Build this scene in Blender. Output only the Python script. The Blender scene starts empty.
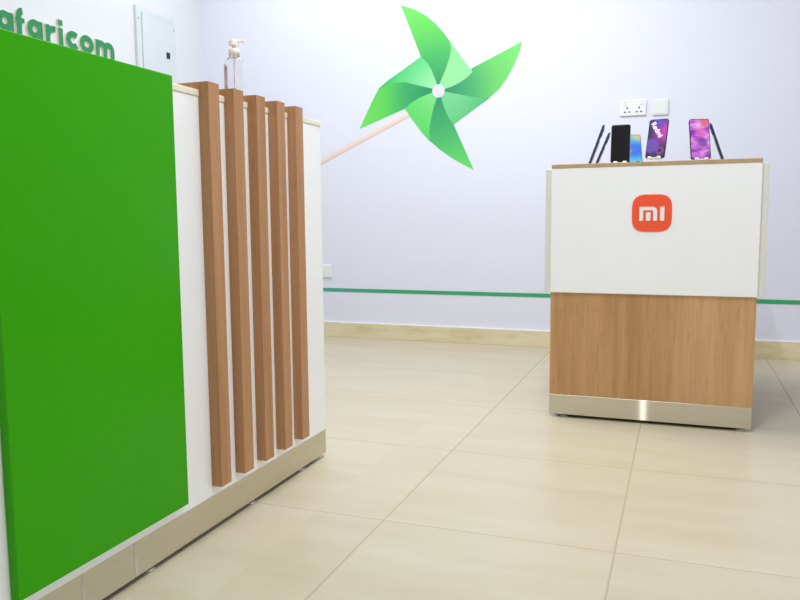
import bpy, bmesh, math, random
from mathutils import Vector, Matrix
from mathutils.geometry import tessellate_polygon
random.seed(4)
sc = bpy.context.scene
COL = sc.collection

# ------------------------------------------------------------------ helpers
def srgb(r, g, b):
    f = lambda c: (c/12.92 if c <= .04045 else ((c+.055)/1.055)**2.4)
    return (f(r/255), f(g/255), f(b/255), 1)

class NT:
    def __init__(self, name):
        self.m = bpy.data.materials.new(name); self.m.use_nodes = True
        self.t = self.m.node_tree; self.b = self.t.nodes['Principled BSDF']
    def n(self, kind, **kw):
        x = self.t.nodes.new(kind)
        for k, v in kw.items(): setattr(x, k, v)
        return x
    def l(self, a, b): self.t.links.new(a, b)
    def coords(self, scale=(1,1,1)):
        tc = self.n('ShaderNodeTexCoord'); mp = self.n('ShaderNodeMapping')
        mp.inputs['Scale'].default_value = scale
        self.l(tc.outputs['Object'], mp.inputs['Vector']); return mp.outputs['Vector']
    def noise(self, vec, scale, detail=4, rough=.5):
        x = self.n('ShaderNodeTexNoise'); x.inputs['Scale'].default_value = scale
        x.inputs['Detail'].default_value = detail; x.inputs['Roughness'].default_value = rough
        self.l(vec, x.inputs['Vector']); return x.outputs['Fac']
    def ramp(self, fac, stops):
        r = self.n('ShaderNodeValToRGB'); e = r.color_ramp.elements
        while len(e) < len(stops): e.new(.5)
        for k, (p, c) in zip(e, stops): k.position = p; k.color = c
        self.l(fac, r.inputs['Fac']); return r.outputs['Color']
    def mix(self, fac, a, b, mode='MIX'):
        x = self.n('ShaderNodeMix', data_type='RGBA', blend_type=mode)
        for s, v in ((0, fac), (6, a), (7, b)):
            if hasattr(v, 'links'): self.l(v, x.inputs[s])
            else: x.inputs[s].default_value = v
        return x.outputs[2]
    def bump(self, fac, strength, dist=.002):
        b = self.n('ShaderNodeBump'); b.inputs['Strength'].default_value = strength
        b.inputs['Distance'].default_value = dist
        self.l(fac, b.inputs['Height']); self.l(b.outputs['Normal'], self.b.inputs['Normal'])

def plain(name, col, rough=.5, metal=0., spec=.5, var=.03, scale=30, emit=0):
    k = NT(name); v = k.coords(); f = k.noise(v, scale)
    lo = tuple(c*(1-var) for c in col[:3])+(1,); hi = tuple(min(1, c*(1+var)) for c in col[:3])+(1,)
    c = k.ramp(f, [(.3, lo), (.7, hi)])
    k.l(c, k.b.inputs['Base Color'])
    k.b.inputs['Roughness'].default_value = rough; k.b.inputs['Metallic'].default_value = metal
    k.b.inputs['Specular IOR Level'].default_value = spec
    if emit:
        k.l(c, k.b.inputs['Emission Color']); k.b.inputs['Emission Strength'].default_value = emit
    return k.m

def wood(name, dark, mid, light, rough=.45, stretch=.04, scale=55, broad=.5):
    k = NT(name)
    v = k.coords((1, 1, stretch)); f1 = k.noise(v, scale, 6, .6)
    v2 = k.coords((1, 1, stretch*1.6)); f2 = k.noise(v2, scale*.16, 3, .55)
    c1 = k.ramp(f1, [(.28, dark), (.5, mid), (.72, light)])
    c2 = k.ramp(f2, [(.35, dark), (.52, mid), (.66, light)])
    c = k.mix(broad, c1, c2)
    v3 = k.coords((1, 1, .10)); f3 = k.noise(v3, scale*3.2, 2, .5)
    pores = k.ramp(f3, [(.30, (.78,.74,.70,1)), (.42, (1,1,1,1))])
    c = k.mix(.55, c, k.mix(1.0, c, pores, 'MULTIPLY'))
    k.l(c, k.b.inputs['Base Color']); k.b.inputs['Roughness'].default_value = rough
    k.b.inputs['Specular IOR Level'].default_value = .35
    k.bump(f1, .06, .001)
    return k.m

class MB:
    """collects shapes, built as ONE mesh object"""
    def __init__(self): self.bm = bmesh.new()
    def box(self, a, b, bevel=0, seg=2, mat=0):
        t = bmesh.new(); bmesh.ops.create_cube(t, size=1)
        c = [(a[i]+b[i])/2 for i in range(3)]; s = [abs(b[i]-a[i]) for i in range(3)]
        for v in t.verts: v.co = Vector((v.co.x*s[0]+c[0], v.co.y*s[1]+c[1], v.co.z*s[2]+c[2]))
        if bevel: bmesh.ops.bevel(t, geom=t.edges[:], offset=bevel, segments=seg, affect='EDGES', profile=.5)
        return self._add(t, mat)
    def _add(self, t, mat=0, M=None):
        if M is not None: bmesh.ops.transform(t, matrix=M, verts=t.verts)
        bmesh.ops.recalc_face_normals(t, faces=t.faces)
        for f in t.faces: f.material_index = mat if mat is not None else f.material_index
        me = bpy.data.meshes.new('t'); t.to_mesh(me); t.free()
        self.bm.from_mesh(me); bpy.data.meshes.remove(me); return self
    def prism(self, pts, fn, d0, d1, front=0, side=None, bevel=0):
        """closed outline pts (u,v); fn(u,v,d) -> point"""
        t = bmesh.new(); side = front if side is None else side
        A = [t.verts.new(fn(u, v, d0)) for u, v in pts]; B = [t.verts.new(fn(u, v, d1)) for u, v in pts]
        n = len(pts)
        for tri in tessellate_polygon([[Vector((u, v, 0)) for u, v in pts]]):
            t.faces.new([A[i] for i in tri]).material_index = side
            t.faces.new([B[i] for i in tri[::-1]]).material_index = front
        for i in range(n):
            f = t.faces.new((A[i], B[i], B[(i+1) % n], A[(i+1) % n])); f.material_index = side
        return self._add(t, None)
    def stroke(self, pts, w, fn, d0, d1, closed=False, front=0, side=0):
        """thick polyline as an extruded band"""
        n = len(pts); L = []; R = []
        P = [Vector(p) for p in pts]
        for i in range(n):
            if closed: a, b = P[(i-1) % n], P[(i+1) % n]
            else: a, b = P[max(i-1, 0)], P[min(i+1, n-1)]
            d1_ = (P[i]-a); d2_ = (b-P[i])
            if d1_.length < 1e-9: d1_ = d2_
            if d2_.length < 1e-9: d2_ = d1_
            d = (d1_.normalized()+d2_.normalized()).normalized(); nn = Vector((-d.y, d.x))
            k = 1/max(.5, nn.dot(Vector((-d2_.normalized().y, d2_.normalized().x))))
            L.append(P[i]+nn*w/2*k); R.append(P[i]-nn*w/2*k)
        t = bmesh.new()
        V = [[t.verts.new(fn(q.x, q.y, d)) for q in S] for S in (L, R) for d in (d0, d1)]   # L0 L1 R0 R1
        m = n if closed else n-1
        for i in range(m):
            j = (i+1) % n
            for q, mt in (((V[1][i], V[1][j], V[3][j], V[3][i]), front), ((V[0][i], V[0][j], V[2][j], V[2][i]), side),
                          ((V[0][i], V[0][j], V[1][j], V[1][i]), side), ((V[2][i], V[2][j], V[3][j], V[3][i]), side)):
                f = t.faces.new(q); f.material_index = mt
        if not closed:
            for i in (0, n-1): t.faces.new((V[0][i], V[1][i], V[3][i], V[2][i])).material_index = side
        return self._add(t, None)
    def lathe(self, prof, c=(0,0,0), seg=40, mat=0, sx=1, sy=1):
        t = bmesh.new(); rings = []
        for r, z in prof:
            if r < 1e-6: rings.append([t.verts.new((c[0], c[1], c[2]+z))])
            else: rings.append([t.verts.new((c[0]+sx*r*math.cos(2*math.pi*k/seg), c[1]+sy*r*math.sin(2*math.pi*k/seg), c[2]+z)) for k in range(seg)])
        for A, B in zip(rings, rings[1:]):
            for k in range(seg):
                q = [A[k % len(A)], A[(k+1) % len(A)], B[(k+1) % len(B)], B[k % len(B)]]
                u = []
                for x in q:
                    if x not in u: u.append(x)
                if len(u) > 2: t.faces.new(u)
        return self._add(t, mat)
    def build(self, name, mats, parent=None, M=None, smooth=False, loc=None):
        if M is not None: bmesh.ops.transform(self.bm, matrix=M, verts=self.bm.verts)
        if loc is not None: bmesh.ops.translate(self.bm, vec=-Vector(loc), verts=self.bm.verts)
        me = bpy.data.meshes.new(name); self.bm.to_mesh(me); self.bm.free()
        for m in (mats if isinstance(mats, (list, tuple)) else [mats]): me.materials.append(m)
        o = bpy.data.objects.new(name, me); COL.objects.link(o)
        if parent: o.parent = parent
        if loc is not None and not parent: o.location = loc
        if smooth:
            for p in me.polygons: p.use_smooth = True
        return o

def tag(o, label, cat, group=None):
    o['label'] = label; o['category'] = cat
    if group: o['group'] = group
    return o
def thing(name, label, cat, loc=(0,0,0), rz=0, group=None):
    o = bpy.data.objects.new(name, None); COL.objects.link(o)
    o.location = loc; o.rotation_euler = (0, 0, rz); o.empty_display_size = .1
    return tag(o, label, cat, group)
def struct(o): o['kind'] = 'structure'; return o
def arc(cx, cy, r, a0, a1, n=16, ry=None):
    ry = r if ry is None else ry
    return [(cx+r*math.cos(math.radians(a0+(a1-a0)*i/n)), cy+ry*math.sin(math.radians(a0+(a1-a0)*i/n))) for i in range(n+1)]
def rrect(u0, v0, u1, v1, r, n=6):
    return arc(u1-r, v1-r, r, 0, 90, n)+arc(u0+r, v1-r, r, 90, 180, n)+arc(u0+r, v0+r, r, 180, 270, n)+arc(u1-r, v0+r, r, 270, 360, n)

# ------------------------------------------------------------------ measured layout (metres)
XL, YW, CEIL = -3.2296, 4.7094, 3.0          # left wall, back wall, ceiling
XR, YF = 3.2, -2.6                           # right wall, wall behind the camera
TX0, TY0, TX, TY = -.7303, 1.8228, .60, .6514  # floor tile grid
CX, CY1, CTOP = -1.1222, 2.2793, 1.1247      # service counter face, end, top
MX0, MX1, MY, MTOP = -.4885, .2649, 3.0405, 1.0133   # display counter

# ------------------------------------------------------------------ materials
M = {}
def wall_mat(name, c):
    k = NT(name); v = k.coords(); f = k.noise(v, 220, 3)
    f2 = k.noise(v, .8, 2)
    col = k.ramp(f2, [(.3, tuple(x*.985 for x in c[:3])+(1,)), (.7, c)])
    k.l(col, k.b.inputs['Base Color']); k.b.inputs['Roughness'].default_value = .6
    k.b.inputs['Specular IOR Level'].default_value = .3
    k.bump(f, .05, .0008); return k.m
M['wall'] = wall_mat('lavender_wall_paint', srgb(229, 231, 247))
M['wall_white'] = wall_mat('white_wall_paint', srgb(222, 224, 228))
M['ceiling'] = wall_mat('ceiling_paint', srgb(245, 245, 244))

def floor_mat():
    k = NT('cream_polished_floor_tiles')
    tc = k.n('ShaderNodeTexCoord'); sp = k.n('ShaderNodeSeparateXYZ'); k.l(tc.outputs['Object'], sp.inputs[0])
    def mth(op, a, b=None):
        x = k.n('ShaderNodeMath', operation=op)
        for i, v in ((0, a), (1, b)):
            if v is None: continue
            if hasattr(v, 'links'): k.l(v, x.inputs[i])
            else: x.inputs[i].default_value = v
        return x.outputs[0]
    def cell(o, off, size):
        q = mth('DIVIDE', mth('SUBTRACT', o, off), size)
        fl = mth('FLOOR', q); fr = mth('SUBTRACT', q, fl)
        d = mth('MULTIPLY', mth('MINIMUM', fr, mth('SUBTRACT', 1., fr)), size)
        return fl, d
    ix, dx = cell(sp.outputs[0], TX0, TX); iy, dy = cell(sp.outputs[1], TY0, TY)
    # one wide uncut slab left of the first joint
    inside = mth('GREATER_THAN', sp.outputs[0], TX0-.2)
    dx = mth('ADD', dx, mth('SUBTRACT', 1., inside)); ix = mth('MULTIPLY', ix, inside)
    d = mth('MINIMUM', mth('MULTIPLY', dx, 1.0), mth('MULTIPLY', dy, 1.35))
    mr = k.n('ShaderNodeMapRange'); mr.inputs[1].default_value = .0010; mr.inputs[2].default_value = .0040
    k.l(d, mr.inputs[0]); tile = mr.outputs[0]
    cb = k.n('ShaderNodeCombineXYZ'); k.l(ix, cb.inputs[0]); k.l(iy, cb.inputs[1])
    wn = k.n('ShaderNodeTexWhiteNoise', noise_dimensions='3D'); k.l(cb.outputs[0], wn.inputs['Vector'])
    # veining, shifted per tile
    va = k.n('ShaderNodeVectorMath', operation='MULTIPLY_ADD')
    k.l(wn.outputs['Color'], va.inputs[0]); va.inputs[1].default_value = (9, 9, 9); k.l(tc.outputs['Object'], va.inputs[2])
    mp = k.n('ShaderNodeMapping'); mp.inputs['Scale'].default_value = (.7, 4.5, 1); mp.inputs['Rotation'].default_value = (0, 0, .06)
    k.l(va.outputs[0], mp.inputs['Vector'])
    f = k.noise(mp.outputs[0], 2.2, 6, .55)
    c = k.ramp(f, [(.3, srgb(193, 182, 157)), (.5, srgb(197, 187, 163)), (.7, srgb(201, 192, 170))])
    tint = k.ramp(wn.outputs['Value'], [(0, (.97,.97,.965,1)), (1, (1,1,1,1))])
    c = k.mix(1., c, tint, 'MULTIPLY')
    c = k.mix(tile, srgb(174, 162, 134), c)
    k.l(c, k.b.inputs['Base Color'])
    r = k.n('ShaderNodeMapRange'); r.inputs[3].default_value = .7; r.inputs[4].default_value = .32; k.l(tile, r.inputs[0])
    k.l(r.outputs[0], k.b.inputs['Roughness']); k.b.inputs['Specular IOR Level'].default_value = .35
    k.bump(tile, .25, .001)
    return k.m
M['floor'] = floor_mat()

def skirting_mat():
    k = NT('beige_skirting_tile'); v = k.coords((1.2, 1.2, 5)); f = k.noise(v, 4, 5)
    c = k.ramp(f, [(.3, srgb(213, 197, 156)), (.5, srgb(226, 213, 178)), (.7, srgb(230, 220, 190))])
    k.l(c, k.b.inputs['Base Color']); k.b.inputs['Roughness'].default_value = .3; return k.m
M['skirting'] = skirting_mat()
M['white_lam'] = plain('white_laminate', srgb(248, 249, 252), .4, var=.004, scale=3)
M['white_lam_edge'] = plain('ivory_laminate_side', srgb(226, 226, 218), .5, var=.01)
M['cream_edge'] = plain('cream_edge_banding', srgb(235, 230, 208), .5, var=.03)
M['green'] = plain('bright_green_acrylic', srgb(56, 164, 4), .25, spec=.15, var=.015, scale=2)
M['slat'] = wood('brown_slat_laminate', srgb(162, 114, 73), srgb(183, 136, 95), srgb(196, 151, 111), .5, .03, 60, .4)
M['oak'] = wood('oak_veneer', srgb(168, 122, 74), srgb(195, 150, 102), srgb(213, 172, 125), .42, .035, 40, .5)
M['oak_edge'] = plain('oak_edge_banding', srgb(186, 158, 118), .5, var=.08, scale=60)

def brushed(name, col, rough, aniso):
    k = NT(name); v = k.coords((.02, .02, 1)); f = k.noise(v, 90, 3)
    c = k.ramp(f, [(.3, tuple(x*.94 for x in col[:3])+(1,)), (.7, col)])
    k.l(c, k.b.inputs['Base Color']); k.b.inputs['Metallic'].default_value = 1
    k.b.inputs['Roughness'].default_value = rough; k.b.inputs['Anisotropic'].default_value = aniso; k.b.inputs['Anisotropic Rotation'].default_value = .25
    tg = k.n('ShaderNodeTangent', direction_type='RADIAL', axis='Z'); 
    k.l(tg.outputs[0], k.b.inputs['Tangent'])
    return k.m
M['steel'] = brushed('brushed_steel', srgb(213, 207, 189), .40, .2)
def brush_streak(m, rough, aniso, rot, fac):
    # fine horizontal brushing: a second, strongly directional gloss over the dull metal
    t = m.node_tree; g = t.nodes.new('ShaderNodeBsdfAnisotropic'); mx = t.nodes.new('ShaderNodeMixShader')
    tg = t.nodes.new('ShaderNodeTangent'); tg.direction_type = 'RADIAL'; tg.axis = 'Z'
    g.inputs['Color'].default_value = srgb(214, 208, 194); g.inputs['Roughness'].default_value = rough
    g.inputs['Anisotropy'].default_value = aniso; g.inputs['Rotation'].default_value = rot
    t.links.new(tg.outputs[0], g.inputs['Tangent']); out = t.nodes['Material Output']
    mx.inputs[0].default_value = fac
    t.links.new(t.nodes['Principled BSDF'].outputs[0], mx.inputs[1]); t.links.new(g.outputs[0], mx.inputs[2])
    t.links.new(mx.outputs[0], out.inputs['Surface'])
brush_streak(M['steel'], .18, .93, 0, .15)
M['steel_dull'] = brushed('dull_brushed_steel', srgb(220, 215, 198), .42, .6)
M['foot_metal'] = plain('zinc_levelling_foot', srgb(200, 198, 190), .35, metal=.8)
M['void'] = plain('dark_underside_board', srgb(58, 50, 42), .8)
M['logo'] = plain('orange_red_vinyl', srgb(248, 86, 46), .45, var=.01)
M['logo_white'] = plain('white_vinyl', srgb(245, 243, 243), .45, var=.01)
M['sign_green'] = plain('green_acrylic_letter_face', srgb(30, 134, 76), .35, var=.02)
M['sign_side'] = plain('ivory_acrylic_letter_side', srgb(232, 226, 196), .4, var=.02)
M['grey_metal'] = plain('pale_grey_painted_steel', srgb(211, 217, 221), .4, var=.01)
M['grey_seam'] = plain('grey_seam', srgb(176, 184, 188), .6)
M['black'] = plain('black_plastic', srgb(22, 22, 24), .35)
M['socket'] = plain('white_socket_plastic', srgb(239, 242, 246), .3, var=.01)
M['socket_cream'] = plain('off_white_plate_plastic', srgb(231, 236, 235), .35, var=.01)
M['slot'] = plain('dark_pin_slot', srgb(70, 70, 72), .6)
M['phone_frame'] = plain('dark_blue_phone_frame', srgb(54, 58, 92), .28, metal=.4)
M['phone_black'] = plain('black_phone_frame', srgb(20, 20, 23), .3, metal=.3)
M['lens'] = plain('camera_lens_glass', srgb(12, 12, 16), .1)
M['stand_white'] = plain('white_plastic_stand', srgb(236, 238, 240), .35)
M['stand_black'] = plain('black_plastic_stand', srgb(36, 34, 46), .4)

# ------------------------------------------------------------------ room shell
def quad_box(name, a, b, mat):
    return struct(MB().box(a, b).build(name, mat))
quad_box('floor', (XL-.1, YF-.1, -.1), (XR+.1, YW+.1, 0), M['floor'])
quad_box('ceiling', (XL-.1, YF-.1, CEIL), (XR+.1, YW+.1, CEIL+.1), M['ceiling'])
quad_box('wall_back', (XL, YW, 0), (XR, YW+.1, CEIL), M['wall'])
quad_box('wall_left', (XL-.1, YF-.1, 0), (XL, YW+.1, CEIL), M['wall_white'])
quad_box('wall_right', (XR, YF-.1, 0), (XR+.1, YW+.1, CEIL), M['wall'])
quad_box('wall_front', (XL, YF-.1, 0), (XR, YF, CEIL), M['wall_white'])
def skirt(name, a, b):
    return struct(MB().box(a, b, .0015, 1).build(name, M['skirting']))
skirt('baseboard_back', (XL+.011, YW-.011, 0), (XR-.011, YW, .1))
skirt('baseboard_left', (XL, YF+.011, 0), (XL+.011, YW, .1))
skirt('baseboard_right', (XR-.011, YF+.011, 0), (XR, YW, .1))
skirt('baseboard_front', (XL+.0, YF, 0), (XR, YF+.011, .1))

struct(MB().box((XL+.011, YW-.0112, .1), (XR-.011, YW, .1045), .001, 1).build('trim_1', plain('white_caulk_bead', srgb(250, 250, 248), .5)))
# painted stripe along the back wall
def stripe_mat():
    k = NT('green_stripe_vinyl'); tc = k.n('ShaderNodeTexCoord'); sp = k.n('ShaderNodeSeparateXYZ')
    k.l(tc.outputs['Object'], sp.inputs[0]); mr = k.n('ShaderNodeMapRange')
    mr.inputs[1].default_value = -2.4; mr.inputs[2].default_value = -1.7; k.l(sp.outputs[0], mr.inputs[0])
    c = k.ramp(mr.outputs[0], [(0, srgb(66, 168, 154)), (1, srgb(48, 166, 106))])
    k.l(c, k.b.inputs['Base Color']); k.b.inputs['Roughness'].default_value = .5; return k.m
o = MB().box((XL+.001, YW-.002, .3125), (XR-.001, YW-.0003, .3365)).build('wall_stripe', stripe_mat())
tag(o, 'thin green stripe running along the lavender back wall above the skirting', 'stripe')

# ------------------------------------------------------------------ service counter (left)
CB = -1.72                                    # back of the counter
CY0 = .35
t = thing('service_counter', 'white service counter with big green panel and five brown wooden slats', 'counter', ((CX+CB)/2, (CY0+CY1)/2, 0))
L = t.location.copy()
MB().box((CB, CY0, .094), (CX, CY1, 1.1087), .0012, 1).build('body', M['white_lam'], t, loc=L)
MB().box((CB-.003, CY0-.003, 1.1087), (CX+.002, CY1+.002, CTOP), .0012, 1).build('countertop', M['cream_edge'], t, loc=L)
o = MB().box((CX, .979, .1225), (CX+.02, 1.4835, 1.1355), .002, 2).build('front_panel', M['green'], t, loc=L)
o['label'] = 'glossy bright green panel'
S_T = .030
for i in range(5):
    y0 = 1.609+.1115*i; y1 = y0+.0455; zt = CTOP+.0185; zb = .1225
    pts = [(CX, zb), (CX+S_T, zb), (CX+S_T, zt), (CB+.02, zt), (CB+.02, CTOP), (CX+.002, CTOP), (CX+.002, 1.1087), (CX, 1.1087)]
    MB().prism(pts, lambda u, v, d: (u, d, v), y0, y1).build('slat', M['slat'], t, loc=L)
# steel plinth in lengths, with a fine gap at each joint
ys = [CY0+.02, 1.153, 1.3125, CY1-.001]
for a, b in zip(ys, ys[1:]):
    MB().box((CX-.016, a, .013), (CX-.0005, b, .094), .0006, 1).build('plinth', M['steel_dull'], t, loc=L)
for y, hw in ((1.153, .003), (1.3125, .005)):
    MB().box((CX-.001, y-hw, .014), (CX+.0002, y+hw, .0935), .0003, 1).build('joint_strip', plain('pale_joint_strip', srgb(200, 197, 184), .4), t, loc=L)
MB().box((CB+.02, CY0+.03, .013), (CX-.03, CY1-.02, .094)).build('base_frame', M['void'], t, loc=L)
def foot(x, y, parent, L):
    MB().lathe([(0, 0), (.016, 0), (.017, .003), (.014, .006), (.006, .008), (.006, .0131), (0, .0131)], (x, y, 0), 20).build('levelling_foot', M['foot_metal'], parent, loc=L, smooth=True)
for y in (.6, 1.372, 1.815, 2.12):
    foot(CX-.018, y, t, L)
for y in (.6, 1.372, 2.12):
    foot(CB+.06, y, t, L)

# ------------------------------------------------------------------ display counter (right)
MD = 3.86
t = thing('display_counter', 'display counter with white upper front, orange emblem and oak lower front', 'counter', ((MX0+MX1)/2, (MY+MD)/2, 0))
L = t.location.copy()
MB().box((MX0, MY-.001, .9972), (MX1, MD, MTOP), .001, 1).build('top_board', M['oak_edge'], t, loc=L)
o = MB().box((MX0-.026, MY+.018, .509), (MX1+.026, MD, .9972), .0015, 1).build('upper_body', M['white_lam_edge'], t, loc=L)
fp = MB().box((MX0, MY, .5091), (MX1, MY+.018, .9972), .001, 1).build('front_panel', M['white_lam'], t, loc=L)
fp['label'] = 'white upper front panel'
MB().box((MX0, MY+.009, .0934), (MX1-.001, MD-.02, .509), .001, 1).build('lower_body', M['oak'], t, loc=L)
MB().box((MX0+.001, MY+.005, .013), (MX1-.002, MY+.02, .0934), .0008, 1).build('plinth', M['steel'], t, loc=L)
MB().box((MX0+.02, MY+.03, .013), (MX1-.02, MD-.04, .0934)).build('base_frame', M['void'], t, loc=L)
for x, y in ((-.429, MY+.03), (.222, MY+.03), (-.429, MD-.08), (.222, MD-.08)): foot(x, y, t, L)
# emblem: rounded orange tile with the two white characters
ex, ez, ew, eh = -.1099, .8197, .0722, .0706
pts = []
for i in range(64):
    a = 2*math.pi*i/64; c, s = math.cos(a), math.sin(a); e = 2/3.6
    pts.append((ex+ew*math.copysign(abs(c)**e, c), ez+eh*math.copysign(abs(s)**e, s)))
fxz = lambda u, v, d: (u, MY-d, v)
em = MB().prism(pts, fxz, -.0003, .0025).build('emblem', M['logo'], fp, loc=L)
em['label'] = 'orange rounded square emblem with white characters'
U = .1444/427; Z = lambda zx, zy: (ex+(zx-343.5)*U, ez-(zy-301)*U)
bm_ = MB()
def P(*q): return [Z(*a) for a in q]
outer = [(210, 385), (210, 230)]+[(350+50*math.sin(math.radians(a)), 280-50*math.cos(math.radians(a))) for a in range(0, 91, 10)]+[(400, 385), (358, 385)]
outer += [(340+18*math.cos(math.radians(a)), 288-20*math.sin(math.radians(a))) for a in range(0, 91, 15)]+[(251, 268), (251, 385)]
bm_.prism(P(*outer), fxz, .0022, .0032)
bm_.prism(P((282, 385), (282, 290), (330, 290), (330, 385)), fxz, .0022, .0032)
bm_.prism(P((431, 385), (431, 230), (476, 230), (476, 385)), fxz, .0022, .0032)
# the third level stays inside the emblem: lettering joins the emblem mesh
lt = bm_.build('emblem_letters', M['logo_white'], None, loc=L)
em.data.materials.append(M['logo_white'])
b = bmesh.new(); b.from_mesh(em.data); n0 = len(b.faces); b.from_mesh(lt.data); b.faces.ensure_lookup_table()
for f in b.faces[n0:]: f.material_index = 1
b.to_mesh(em.data); b.free(); bpy.data.objects.remove(lt)

# ------------------------------------------------------------------ raised wall letters on the left wall
k_ = .9966; H_ = .8056
fs = lambda u, v, d: (XL+d, u*k_, H_+(v-H_)*k_)
D1 = .012
zb, xh = 1.7685, 1.862
t = thing('wall_sign', 'raised green lettering on the white left wall above the green panel', 'sign', (XL, 3.3, H_+(zb-H_)*k_))
LS = t.location.copy()
W = .034; zc = (zb+xh)/2; ro = (xh-zb)/2+.004-W/2
def ring(mb, c, rx): mb.stroke(arc(c, zc, rx-W/2, 0, 360, 36, ro)[:-1], W, fs, 0, D1, True, 0, 1)
def bar(mb, u0, v0, u1, v1, e=.0003): mb.prism([(u0, v0), (u1, v0), (u1, v1), (u0, v1)], fs, 0, D1+e, 0, 1)
def letter(mb): return mb.build('letter', [M['sign_green'], M['sign_side']], t, loc=LS)
m = MB()   # S
Sx, Sr = 2.895, .028
m.stroke(arc(Sx, xh+.018, Sr, 25, 270, 18)+arc(Sx, xh+.018-2*Sr, Sr, 90, -155, 18)[1:], W, fs, 0, D1, False, 0, 1); letter(m)
for u0, u1 in ((2.955, 3.060), (3.146, 3.249)):      # a
    m = MB(); ring(m, u0+.050, .050); bar(m, u1-.028, zb, u1, xh); letter(m)
m = MB()   # f
m.stroke([(3.0945, zb), (3.0945, 1.861)]+arc(3.1225, 1.861, .028, 180, 95, 10), W, fs, 0, D1, False, 0, 1)
bar(m, 3.072, 1.828, 3.130, 1.853); letter(m)
m = MB()   # r
bar(m, 3.268, zb, 3.299, xh); m.stroke([(3.2835, 1.81)]+arc(3.3285, 1.812, .040, 170, 75, 10, .034), W*.95, fs, 0, D1, False, 0, 1); letter(m)
m = MB()   # i
bar(m, 3.359, zb, 3.391, xh); bar(m, 3.3585, 1.876, 3.3915, 1.906); letter(m)
m = MB()   # c
m.stroke(arc(3.467, zc, .055-W/2, 48, 312, 26, ro), W, fs, 0, D1, False, 0, 1); letter(m)
m = MB(); ring(m, 3.5695, .0545); letter(m)          # o
m = MB()   # m
bar(m, 3.639, zb, 3.670, xh)
for c0 in (3.6545, 3.7165):
    m.stroke([(c0, 1.81)]+arc(c0+.031, 1.815, .031, 172, 0, 14, .030)+[(c0+.062, zb)], W, fs, 0, D1-.0004*(c0 > 3.7), False, 0, 1)
letter(m)

# ------------------------------------------------------------------ breaker panel
t = thing('breaker_panel', 'pale grey metal breaker panel with black latch on the white left wall', 'electrical panel', (XL, 4.19, 1.62))
L = t.location.copy()
y0, y1, z0, z1 = 3.985, 4.374, 1.60, 2.140
MB().box((XL, y0, z0), (XL+.018, y1, z1), .003, 2).build('frame', M['grey_metal'], t, loc=L)
d = MB().box((XL+.0185, y0+.048, z0+.04), (XL+.024, y1-.042, z1-.036), .0015, 1).build('door', M['grey_metal'], t, loc=L)
MB().box((XL+.018, y0+.044, z0+.036), (XL+.0186, y1-.038, z1-.032)).build('door_gap', M['grey_seam'], t, loc=L)
MB().box((XL+.024, 4.262, 1.866), (XL+.030, 4.294, 1.905), .002, 2).build('latch', M['black'], d, loc=L)
for y, z in ((y0+.02, z1-.075), (y1-.018, z1-.075), (y0+.02, z0+.05), (y1-.018, z0+.05)):
    q = MB().lathe([(0, .004), (.004, .0035), (.0065, 0), (0, 0)], (0, 0, 0), 14)
    q.build('screw', M['grey_seam'], t, M=Matrix.Translation((XL+.018, y, z)) @ Matrix.Rotation(math.pi/2, 4, 'Y'), loc=L)

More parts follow.
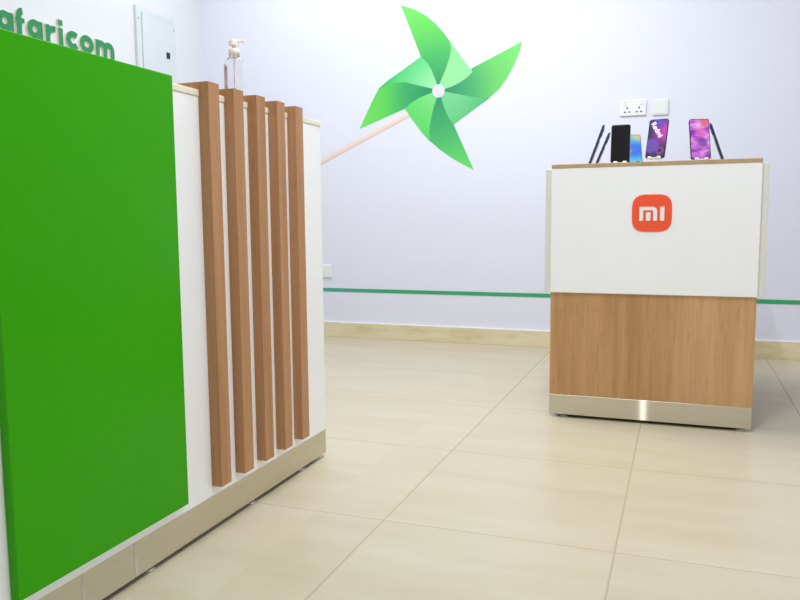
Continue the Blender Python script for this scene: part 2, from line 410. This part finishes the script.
# ------------------------------------------------------------------ pinwheel wall print
HUB = (-1.4790, 1.6128)
ART = {
 'bladeA': [(-1.7294, 2.1658), (-1.6342, 2.1284), (-1.5541, 2.0801), (-1.4907, 2.0227), (-1.4395, 1.9631), (-1.4003, 1.9084), (-1.3768, 1.8698), (-1.3886, 1.8067), (-1.4162, 1.7352), (-1.464, 1.6366), (-1.4999, 1.639), (-1.5517, 1.7358), (-1.5956, 1.836)],
 'curlA': [(-1.4042, 1.916), (-1.3378, 1.8246), (-1.2544, 1.7141), (-1.2891, 1.6837), (-1.3377, 1.6558), (-1.3927, 1.6337), (-1.4561, 1.6175), (-1.4759, 1.6467), (-1.432, 1.7419), (-1.4043, 1.8171), (-1.3944, 1.8621)],
 'bladeB': [(-0.9449, 1.8727), (-0.9628, 1.8086), (-0.9954, 1.7345), (-1.0396, 1.6588), (-1.088, 1.5971), (-1.1484, 1.5501), (-1.2405, 1.5374), (-1.3377, 1.5581), (-1.4561, 1.5952), (-1.46, 1.6326), (-1.3868, 1.6537), (-1.328, 1.6791), (-1.2795, 1.7159), (-1.2563, 1.7398)],
 'curlB': [(-1.4462, 1.6094), (-1.3377, 1.5821), (-1.2405, 1.5594), (-1.1446, 1.5498), (-1.2597, 1.4759), (-1.3811, 1.3969), (-1.4127, 1.4434), (-1.4404, 1.5047), (-1.4661, 1.5846)],
 'bladeC': [(-1.2453, 1.109), (-1.3179, 1.1469), (-1.3971, 1.1929), (-1.4771, 1.2507), (-1.5415, 1.3065), (-1.5737, 1.361), (-1.557, 1.4548), (-1.5001, 1.598), (-1.4641, 1.5957), (-1.4285, 1.5227), (-1.4008, 1.4558), (-1.3811, 1.4025)],
 'curlC': [(-1.5375, 1.2987), (-1.5941, 1.362), (-1.651, 1.4351), (-1.7081, 1.5162), (-1.6625, 1.5515), (-1.6072, 1.5784), (-1.5121, 1.6099), (-1.4841, 1.5857), (-1.5124, 1.5088), (-1.5308, 1.4346), (-1.5413, 1.3595)],
 'bladeD': [(-2.0289, 1.4019), (-1.9912, 1.4741), (-1.9428, 1.5644), (-1.8864, 1.659), (-1.7978, 1.6969), (-1.7086, 1.702), (-1.6127, 1.6766), (-1.5, 1.6241), (-1.5001, 1.6017), (-1.6073, 1.5558), (-1.6626, 1.5326), (-1.7081, 1.5143)],
 'curlD': [(-1.8907, 1.6535), (-1.8228, 1.7024), (-1.7081, 1.768), (-1.5956, 1.836), (-1.5555, 1.7957), (-1.5256, 1.7488), (-1.4998, 1.6856), (-1.4859, 1.6418), (-1.5, 1.6241), (-1.6128, 1.6559), (-1.7088, 1.6832), (-1.8021, 1.6801)],
}

def radial_mat(name, stops, r0, r1):
    """printed colour that runs outwards from the middle of the pinwheel"""
    k = NT(name); tc = k.n('ShaderNodeTexCoord'); ln = k.n('ShaderNodeVectorMath', operation='LENGTH')
    k.l(tc.outputs['Object'], ln.inputs[0]); mr = k.n('ShaderNodeMapRange')
    mr.inputs[1].default_value = r0; mr.inputs[2].default_value = r1; k.l(ln.outputs['Value'], mr.inputs[0])
    c = k.ramp(mr.outputs[0], stops); k.l(c, k.b.inputs['Base Color'])
    k.b.inputs['Roughness'].default_value = .5; k.b.inputs['Specular IOR Level'].default_value = .3
    return k.m
t = thing('wall_decal', 'large green four bladed pinwheel print with beige stick on the lavender back wall', 'wall decal', (HUB[0], YW-.0002, HUB[1]))
L = t.location.copy()
px = lambda u, v, d: (u, YW-.0002-d, v)
BC = {'A': [(0, srgb(62,160,104)), (.35, srgb(78,186,104)), (.7, srgb(106,212,96)), (1, srgb(118,224,106))],
      'B': [(0, srgb(56,146,110)), (.35, srgb(78,176,112)), (.65, srgb(112,208,108)), (1, srgb(120,222,112))],
      'C': [(0, srgb(50,150,104)), (.4, srgb(72,176,108)), (.75, srgb(92,204,108)), (1, srgb(112,222,112))],
      'D': [(0, srgb(46,146,100)), (.35, srgb(62,172,104)), (.65, srgb(96,208,92)), (1, srgb(114,222,98))]}
CC = {'A': [(0, srgb(152,226,158)), (.6, srgb(148,226,160)), (1, srgb(122,214,130))],
      'B': [(0, srgb(122,208,146)), (.5, srgb(106,200,136)), (1, srgb(70,176,112))],
      'C': [(0, srgb(122,218,128)), (.5, srgb(100,214,110)), (1, srgb(90,206,104))],
      'D': [(0, srgb(156,230,170)), (.5, srgb(112,216,140)), (1, srgb(64,196,108))]}
for q in 'ABCD':
    b = MB().prism(ART['blade'+q], px, 0, .0008).build('blade', radial_mat('pinwheel_blade_print_'+q.lower(), BC[q], .06, .55), t, loc=L)
    MB().prism(ART['curl'+q], px, .0006, .0014).build('curl', radial_mat('pinwheel_curl_print_'+q.lower(), CC[q], .05, .36), b, loc=L)
MB().prism([(HUB[0]+.041*math.cos(a*math.pi/20), HUB[1]+.041*math.sin(a*math.pi/20)) for a in range(40)], px, .0004, .0018).build('hub', plain('pale_lilac_print', srgb(224, 218, 240), .5), t, loc=L)
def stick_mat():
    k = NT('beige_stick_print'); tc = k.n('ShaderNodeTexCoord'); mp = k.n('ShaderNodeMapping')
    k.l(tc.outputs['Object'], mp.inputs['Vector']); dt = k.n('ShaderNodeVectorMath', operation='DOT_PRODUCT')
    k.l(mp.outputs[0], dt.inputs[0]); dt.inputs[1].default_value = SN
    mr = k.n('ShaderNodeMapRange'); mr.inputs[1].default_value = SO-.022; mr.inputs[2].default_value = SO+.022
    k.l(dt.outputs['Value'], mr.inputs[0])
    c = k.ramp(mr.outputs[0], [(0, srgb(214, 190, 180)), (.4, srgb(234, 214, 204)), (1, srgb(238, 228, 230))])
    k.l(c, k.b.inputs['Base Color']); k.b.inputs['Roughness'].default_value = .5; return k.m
a0 = Vector((-1.676, 1.4826)); dv = Vector((-1, -.4467)).normalized(); nv = Vector((-dv.y, dv.x))
if nv.y < 0: nv = -nv
SN = (nv.x, 0, nv.y); SO = (a0.x-HUB[0])*nv.x+(a0.y-HUB[1])*nv.y
a1 = a0+dv*1.2; a0 = a0-dv*.03
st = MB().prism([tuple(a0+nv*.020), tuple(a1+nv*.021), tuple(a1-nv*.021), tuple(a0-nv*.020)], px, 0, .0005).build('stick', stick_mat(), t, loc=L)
st['label'] = 'beige stick of the pinwheel'

# ------------------------------------------------------------------ sockets on the back wall
def plate(name, label, cat, u0, v0, u1, v1, mat, group=None):
    t = thing(name, label, cat, ((u0+u1)/2, YW, (v0+v1)/2), 0, group); L = t.location.copy()
    MB().box((u0, YW-.011, v0), (u1, YW, v1), .0035, 3).build('faceplate', mat, t, loc=L)
    return t, L
def pins(t, L, cx, cz):
    m = MB()
    m.box((cx-.004, YW-.0115, cz+.005), (cx+.004, YW-.0108, cz+.017))
    for s in (-1, 1): m.box((cx+s*.012-.006, YW-.0115, cz-.015), (cx+s*.012+.006, YW-.0108, cz-.008))
    m.build('pin_slots', M['slot'], t, loc=L)
t, L = plate('wall_socket', 'white double wall socket with pin slots on the back wall above the display counter', 'socket', -.3615, 1.394, -.2165, 1.484, M['socket'])
for c, sx in ((-.322, -1), (-.256, 1)):
    pins(t, L, c, 1.427)
    w_ = MB().box((c+sx*.014-.009, YW-.0145, 1.456), (c+sx*.014+.009, YW-.0108, 1.474), .001, 1).build('rocker_switch', M['socket'], t, loc=L)
    MB().box((c+sx*.014-.004, YW-.0149, 1.4705), (c+sx*.014+.004, YW-.0143, 1.4725)).build('marking', M['slot'], w_, loc=L)
t, L = plate('wall_plate', 'plain off-white square blanking plate right of the double socket', 'wall plate', -.1805, 1.390, -.0945, 1.478, M['socket_cream'])
MB().box((-.1715, YW-.0125, 1.399), (-.1035, YW-.0108, 1.469), .001, 1).build('cover', M['socket_cream'], t, loc=L)
t, L = plate('wall_socket', 'small white wall plate low on the back wall beside the service counter end', 'socket', -2.335, .409, -2.2485, .4985, M['socket'])
MB().box((-2.324, YW-.0125, .419), (-2.260, YW-.0108, .4885), .001, 1).build('cover', M['socket_cream'], t, loc=L)

# ------------------------------------------------------------------ sanitiser bottle
BX, BY, BZ = -1.2775, 2.0222, CTOP
t = thing('pump_bottle', 'clear pump bottle with pale peach pump on the service counter', 'bottle', (BX, BY, BZ), .2)
k = NT('clear_bottle_plastic'); k.b.inputs['Base Color'].default_value = (.97, .965, .96, 1)
k.b.inputs['Transmission Weight'].default_value = 1; k.b.inputs['Roughness'].default_value = .04; k.b.inputs['IOR'].default_value = 1.18
M['clear'] = k.m
R_ = .0306
prof = [(0, .0005), (R_-.004, 0), (R_, .004), (R_, .156), (R_-.0015, .160), (R_-.006, .1625), (.0145, .1640), (.0145, .172),
        (.0128, .172), (.0128, .164), (R_-.0075, .1612), (R_-.003, .1588), (R_-.0016, .155), (R_-.0016, .006), (R_-.005, .003), (0, .003)]
MB().lathe(prof, seg=48).build('bottle_body', M['clear'], t, smooth=True)
M['peach'] = plain('pale_peach_plastic', srgb(252, 245, 240), .35)
MB().lathe([(.0131, .1725), (.0165, .1725), (.0165, .190), (.0155, .192), (.0065, .1935), (.0065, .2020), (0, .2020)], seg=32).build('collar', M['peach'], t, smooth=True)
m = MB(); m.lathe([(0, .2022), (.0135, .2022), (.0145, .206), (.0145, .215), (.012, .219), (0, .2195)], seg=28)
m.box((.005, -.006, .209), (.036, .006, .217), .002, 2); m.box((.029, -.004, .2045), (.0355, .004, .2095), .0015, 2)
m.build('pump_head', M['peach'], t)
MB().lathe([(0, .012), (.0028, .012), (.0028, .171), (0, .171)], seg=12).build('dip_tube', plain('milky_tube_plastic', srgb(250, 249, 248), .4), t)
m = bmesh.new(); A_ = []
for i in range(15):
    a = math.radians(158+62*i/14); A_.append([m.verts.new(((R_+.0004)*math.cos(a), (R_+.0004)*math.sin(a), z)) for z in (.075, .146)])
for p, q in zip(A_, A_[1:]): m.faces.new((p[0], q[0], q[1], p[1]))
mm = MB(); mm._add(m, 0); 
lb = mm.build('bottle_sticker', plain('pinkish_brown_print', srgb(224, 190, 180), .5, var=.15, scale=90), t)
sol = lb.modifiers.new('thickness', 'SOLIDIFY'); sol.thickness = .0003; sol.offset = 1

# ------------------------------------------------------------------ phones and stands
def screen_mat(kind):
    k = NT(kind+'_phone_screen'); tc = k.n('ShaderNodeTexCoord'); sp = k.n('ShaderNodeSeparateXYZ')
    k.l(tc.outputs['Object'], sp.inputs[0])
    def mth(op, a, b=None):
        x = k.n('ShaderNodeMath', operation=op)
        for i, v in ((0, a), (1, b)):
            if v is None: continue
            if hasattr(v, 'links'): k.l(v, x.inputs[i])
            else: x.inputs[i].default_value = v
        return x.outputs[0]
    def blob(cx, cz, r0, r1):
        d = mth('SQRT', mth('ADD', mth('POWER', mth('SUBTRACT', sp.outputs[0], cx), 2.), mth('POWER', mth('SUBTRACT', sp.outputs[2], cz), 2.)))
        mr = k.n('ShaderNodeMapRange', interpolation_type='SMOOTHSTEP'); mr.inputs[1].default_value = r0; mr.inputs[2].default_value = r1
        mr.inputs[3].default_value = 1; mr.inputs[4].default_value = 0; k.l(d, mr.inputs[0]); return mr.outputs[0]
    em = .75
    if kind == 'dark':
        c = srgb(30, 30, 32)
        k.b.inputs['Base Color'].default_value = c; k.b.inputs['Roughness'].default_value = .5
        k.b.inputs['Specular IOR Level'].default_value = .02
        return k.m
    if kind == 'pink':
        mp = k.n('ShaderNodeMapping'); mp.inputs['Scale'].default_value = (.5, 1, 1.6); mp.inputs['Rotation'].default_value = (0, .25, 0)
        k.l(tc.outputs['Object'], mp.inputs['Vector']); f = k.noise(mp.outputs[0], 26, 3, .55)
        c = k.ramp(f, [(.34, srgb(120, 40, 170)), (.44, srgb(180, 74, 212)), (.53, srgb(226, 120, 232)), (.66, srgb(248, 196, 250))])
        c = k.mix(mth('MULTIPLY', blob(.004, .108, .004, .030), .7), c, srgb(238, 96, 170))
        c = k.mix(mth('MULTIPLY', blob(.008, .066, .010, .030), .85), c, srgb(112, 30, 160))
        c = k.mix(mth('MULTIPLY', blob(.018, .150, .006, .024), .9), c, srgb(236, 104, 84))
        c = k.mix(mth('MULTIPLY', blob(.036, .012, .010, .034), .8), c, srgb(110, 26, 130))
    elif kind == 'purple':
        c = k.mix(blob(.040, .110, .01, .075), srgb(48, 44, 92), srgb(206, 62, 198))
        c = k.mix(mth('MULTIPLY', blob(.002, .160, .005, .050), .85), c, srgb(110, 72, 222))
        rg = mth('SUBTRACT', blob(-.018, .052, .018, .038), blob(-.018, .052, .004, .014))
        c = k.mix(mth('MULTIPLY', rg, .9), c, srgb(128, 78, 214))
        c = k.mix(mth('MULTIPLY', blob(-.018, .052, .001, .012), .8), c, srgb(126, 116, 158))
        rg = mth('SUBTRACT', blob(.017, .030, .012, .020), blob(.017, .030, .006, .012))
        c = k.mix(mth('MULTIPLY', rg, .7), c, srgb(168, 82, 176))
    else:
        c = k.mix(blob(.012, .075, .02, .070), srgb(92, 206, 236), srgb(42, 120, 246))
        c = k.mix(blob(.036, .165, .012, .048), c, srgb(240, 206, 92))
        c = k.mix(blob(-.026, .072, .008, .030), c, srgb(246, 144, 92))
    k.l(c, k.b.inputs['Base Color']); k.l(c, k.b.inputs['Emission Color'])
    k.b.inputs['Emission Strength'].default_value = em; k.b.inputs['Roughness'].default_value = .2
    k.b.inputs['Base Color'].default_value = (.02, .02, .02, 1)
    for lk in list(k.b.inputs['Base Color'].links): k.t.links.remove(lk)
    return k.m
M['scr_text'] = plain('white_screen_lettering', srgb(235, 226, 245), .4, emit=.55)
FH = .163
def text_mesh(body, size, bold):
    cu = bpy.data.curves.new('t', 'FONT'); cu.body = body; cu.size = size; cu.offset = bold; cu.extrude = .00008
    cu.align_x = 'CENTER'; cu.align_y = 'CENTER'
    ob = bpy.data.objects.new('t', cu); COL.objects.link(ob)
    dg = bpy.context.evaluated_depsgraph_get(); me = bpy.data.meshes.new_from_object(ob.evaluated_get(dg))
    bpy.data.objects.remove(ob); return me
def phone(label, stand_label, x, y, yaw, tilt, kind, frame, stand_mat, lift=.006, lean_plate=.10, foot_back=.055, stand_cat='phone stand'):
    """phone leaning back on a small stand; front faces -Y before the yaw"""
    rz = math.radians(yaw); tl = math.radians(tilt); TH = .0085; WD = .0755
    T = Matrix.Translation((0, 0, lift)) @ Matrix.Rotation(-tl, 4, 'X')
    # stand first: base plate on the counter, sloping back plate, lip under the phone
    s = thing('phone_stand', stand_label, stand_cat, (x, y, MTOP), rz, 'phone stands on the display counter')
    yb = TH/math.cos(tl)
    bw, bt = (.046, .007) if kind == 'blue' else (.031, .0025)
    MB().box((-bw, -.016 if kind != 'blue' else -.035, 0), (bw, foot_back, bt), .0008, 1).build('base', stand_mat, s)
    bp_ = MB(); bp_.box((-.026, TH+.0004, -.0035 if lift > .006 else 0.001), (.026, TH+.0030, lean_plate), .0008, 1)
    bp_.build('back_plate', stand_mat, s, M=T)
    lp = MB(); lp.box((-.026, -.008, -.0030), (.026, TH+.0004, -.0004), .0006, 1)
    for u in (-.018, .018): lp.box((u-.007, -.0085, -.003), (u+.007, -.0006, .0045), .001, 1)
    if lift > .008: lp.box((-.012, .000, -lift*.98/math.cos(tl)+.0035), (.012, TH, -.002))
    lp.build('lip', stand_mat, s, M=T)
    p = thing('phone', label, 'phone', (x, y, MTOP), rz, 'phones on the display counter')
    b = MB(); b.prism(rrect(-WD/2, 0, WD/2, FH, .009), lambda u, v, d: (u, d, v), 0, TH)
    b.build('phone_body', frame, p, M=T)
    sm = MB(); sm.prism(rrect(-WD/2+.0022, .0028, WD/2-.0022, FH-.0025, .007), lambda u, v, d: (u, -d, v), -.0002, .0003)
    # screen keeps upright local axes so its picture follows the glass
    so = sm.build('screen', screen_mat(kind), p); so.matrix_local = T
    cb = MB(); cb.prism(rrect(-.030, FH-.048, -.006, FH-.008, .006), lambda u, v, d: (u, TH+d, v), -.0002, .002)
    cm = cb.build('camera_bump', frame, p, M=T)
    ln = MB()
    for v in (FH-.019, FH-.036): ln.prism([(-.018+.006*math.cos(a*math.pi/8), v+.006*math.sin(a*math.pi/8)) for a in range(16)], lambda u, w, d: (u, TH+d, w), .0018, .0026)
    ln.build('lens', M['lens'], cm, M=T)
    if kind == 'purple':
        me = text_mesh('Redmi', .0285, .0003)
        o = bpy.data.objects.new('screen_text', me); COL.objects.link(o); me.materials.append(M['scr_text'])
        me.transform(Matrix.Translation((-.004, -.0005, .118)) @ Matrix.Rotation(math.radians(58), 4, 'Y') @ Matrix.Rotation(math.pi/2, 4, 'X'))
        o.parent = so; o['label'] = 'white diagonal lettering on the screen'
    return p
phone('dark phone seen edge-on, leftmost on the display counter', 'white stand behind the leftmost edge-on phone',
      -.369, 3.225, -84, 19.5, 'dark', M['phone_frame'], M['stand_white'], lift=.010)
phone('shorter-looking dark phone seen edge-on, just right of the leftmost phone', 'white stand of the second edge-on phone from the left',
      -.374, 3.46, -84, 22, 'dark', M['phone_frame'], M['stand_white'])
phone('upright phone with a switched-off black screen', 'white stand under the black-screened phone',
      -.2425, 3.2, 3, 17, 'dark', M['phone_black'], M['stand_white'], lift=.0095)
phone('low-leaning phone with a bright blue and yellow screen beside the black-screened phone', 'low black stand under the blue-screened phone',
      -.1985, 3.32, 10, 39, 'blue', M['phone_black'], M['stand_black'], lift=.014, foot_back=.07)
phone('phone with dark purple and magenta screen and white diagonal lettering', 'white stand with raised lip under the purple-screened phone',
      -.112, 3.21, -16, 17, 'purple', M['phone_black'], M['stand_white'], lift=.025)
phone('phone with a bright pink and violet screen', 'white stand under the pink-screened phone',
      .061, 3.2, 18, 14, 'pink', M['phone_black'], M['stand_white'], lift=.0135)
phone('dark phone seen edge-on, rightmost on the display counter', 'white stand of the rightmost edge-on phone',
      .150, 3.30, 88, 19.5, 'dark', M['phone_frame'], M['stand_white'])

# ------------------------------------------------------------------ light: ceiling panels, a batten and two added fill areas
def lamp(name, x, y, sx, sy, power, col=(.93, .97, 1), z=CEIL-.02):
    l = bpy.data.lights.new(name, 'AREA'); l.shape = 'RECTANGLE'; l.size = sx; l.size_y = sy; l.energy = power; l.color = col
    o = bpy.data.objects.new(name, l); COL.objects.link(o); o.location = (x, y, z); return o
lamp('ceiling_panel_left', -2.35, 3.85, .8, .8, 12)
lamp('ceiling_panel_centre', -.9, 3.15, 1.0, .9, 41)
lamp('ceiling_batten', -.255, 1.5, .04, 1.2, 34)
front_fill = lamp('front_fill_light', -.6, YF+.04, 2.6, 2.2, 10, (.95, .98, 1), 1.35)  # added fill before the solid rear wall, brightens upright faces more than floor
front_fill.rotation_euler = (math.pi/2, 0, 0)
side = lamp('side_fill_light', XR-.04, 1.1, 1.6, 1.8, 24, (.95, .98, 1), 1.5)  # added fill at the plain right wall, brightens the service counter face
side.rotation_euler = (0, math.pi/2, 0)
w = bpy.data.worlds.new('World'); sc.world = w; w.use_nodes = True
w.node_tree.nodes['Background'].inputs[0].default_value = (.8, .85, 1, 1); w.node_tree.nodes['Background'].inputs[1].default_value = .1

# ------------------------------------------------------------------ camera
f_px = 757.2929
fwv = Vector((-.34668576, .93193192, -.1063573)); rtv = Vector((.93752176, .34783015, -.00819341)); upv = Vector((-.02935858, .10255282, .99429422))
cd = bpy.data.cameras.new('Camera'); cd.sensor_width = 36; cd.lens = f_px*36/800; cd.clip_start = .05
co = bpy.data.objects.new('Camera', cd); COL.objects.link(co)
co.matrix_world = Matrix(((rtv.x, upv.x, -fwv.x, 0), (rtv.y, upv.y, -fwv.y, 0), (rtv.z, upv.z, -fwv.z, .8056), (0, 0, 0, 1)))
sc.camera = co
vs = sc.view_settings
vs.view_transform = 'Standard'; vs.look = 'None'; vs.gamma = 1; vs.use_curve_mapping = False
vs.exposure = 0.24
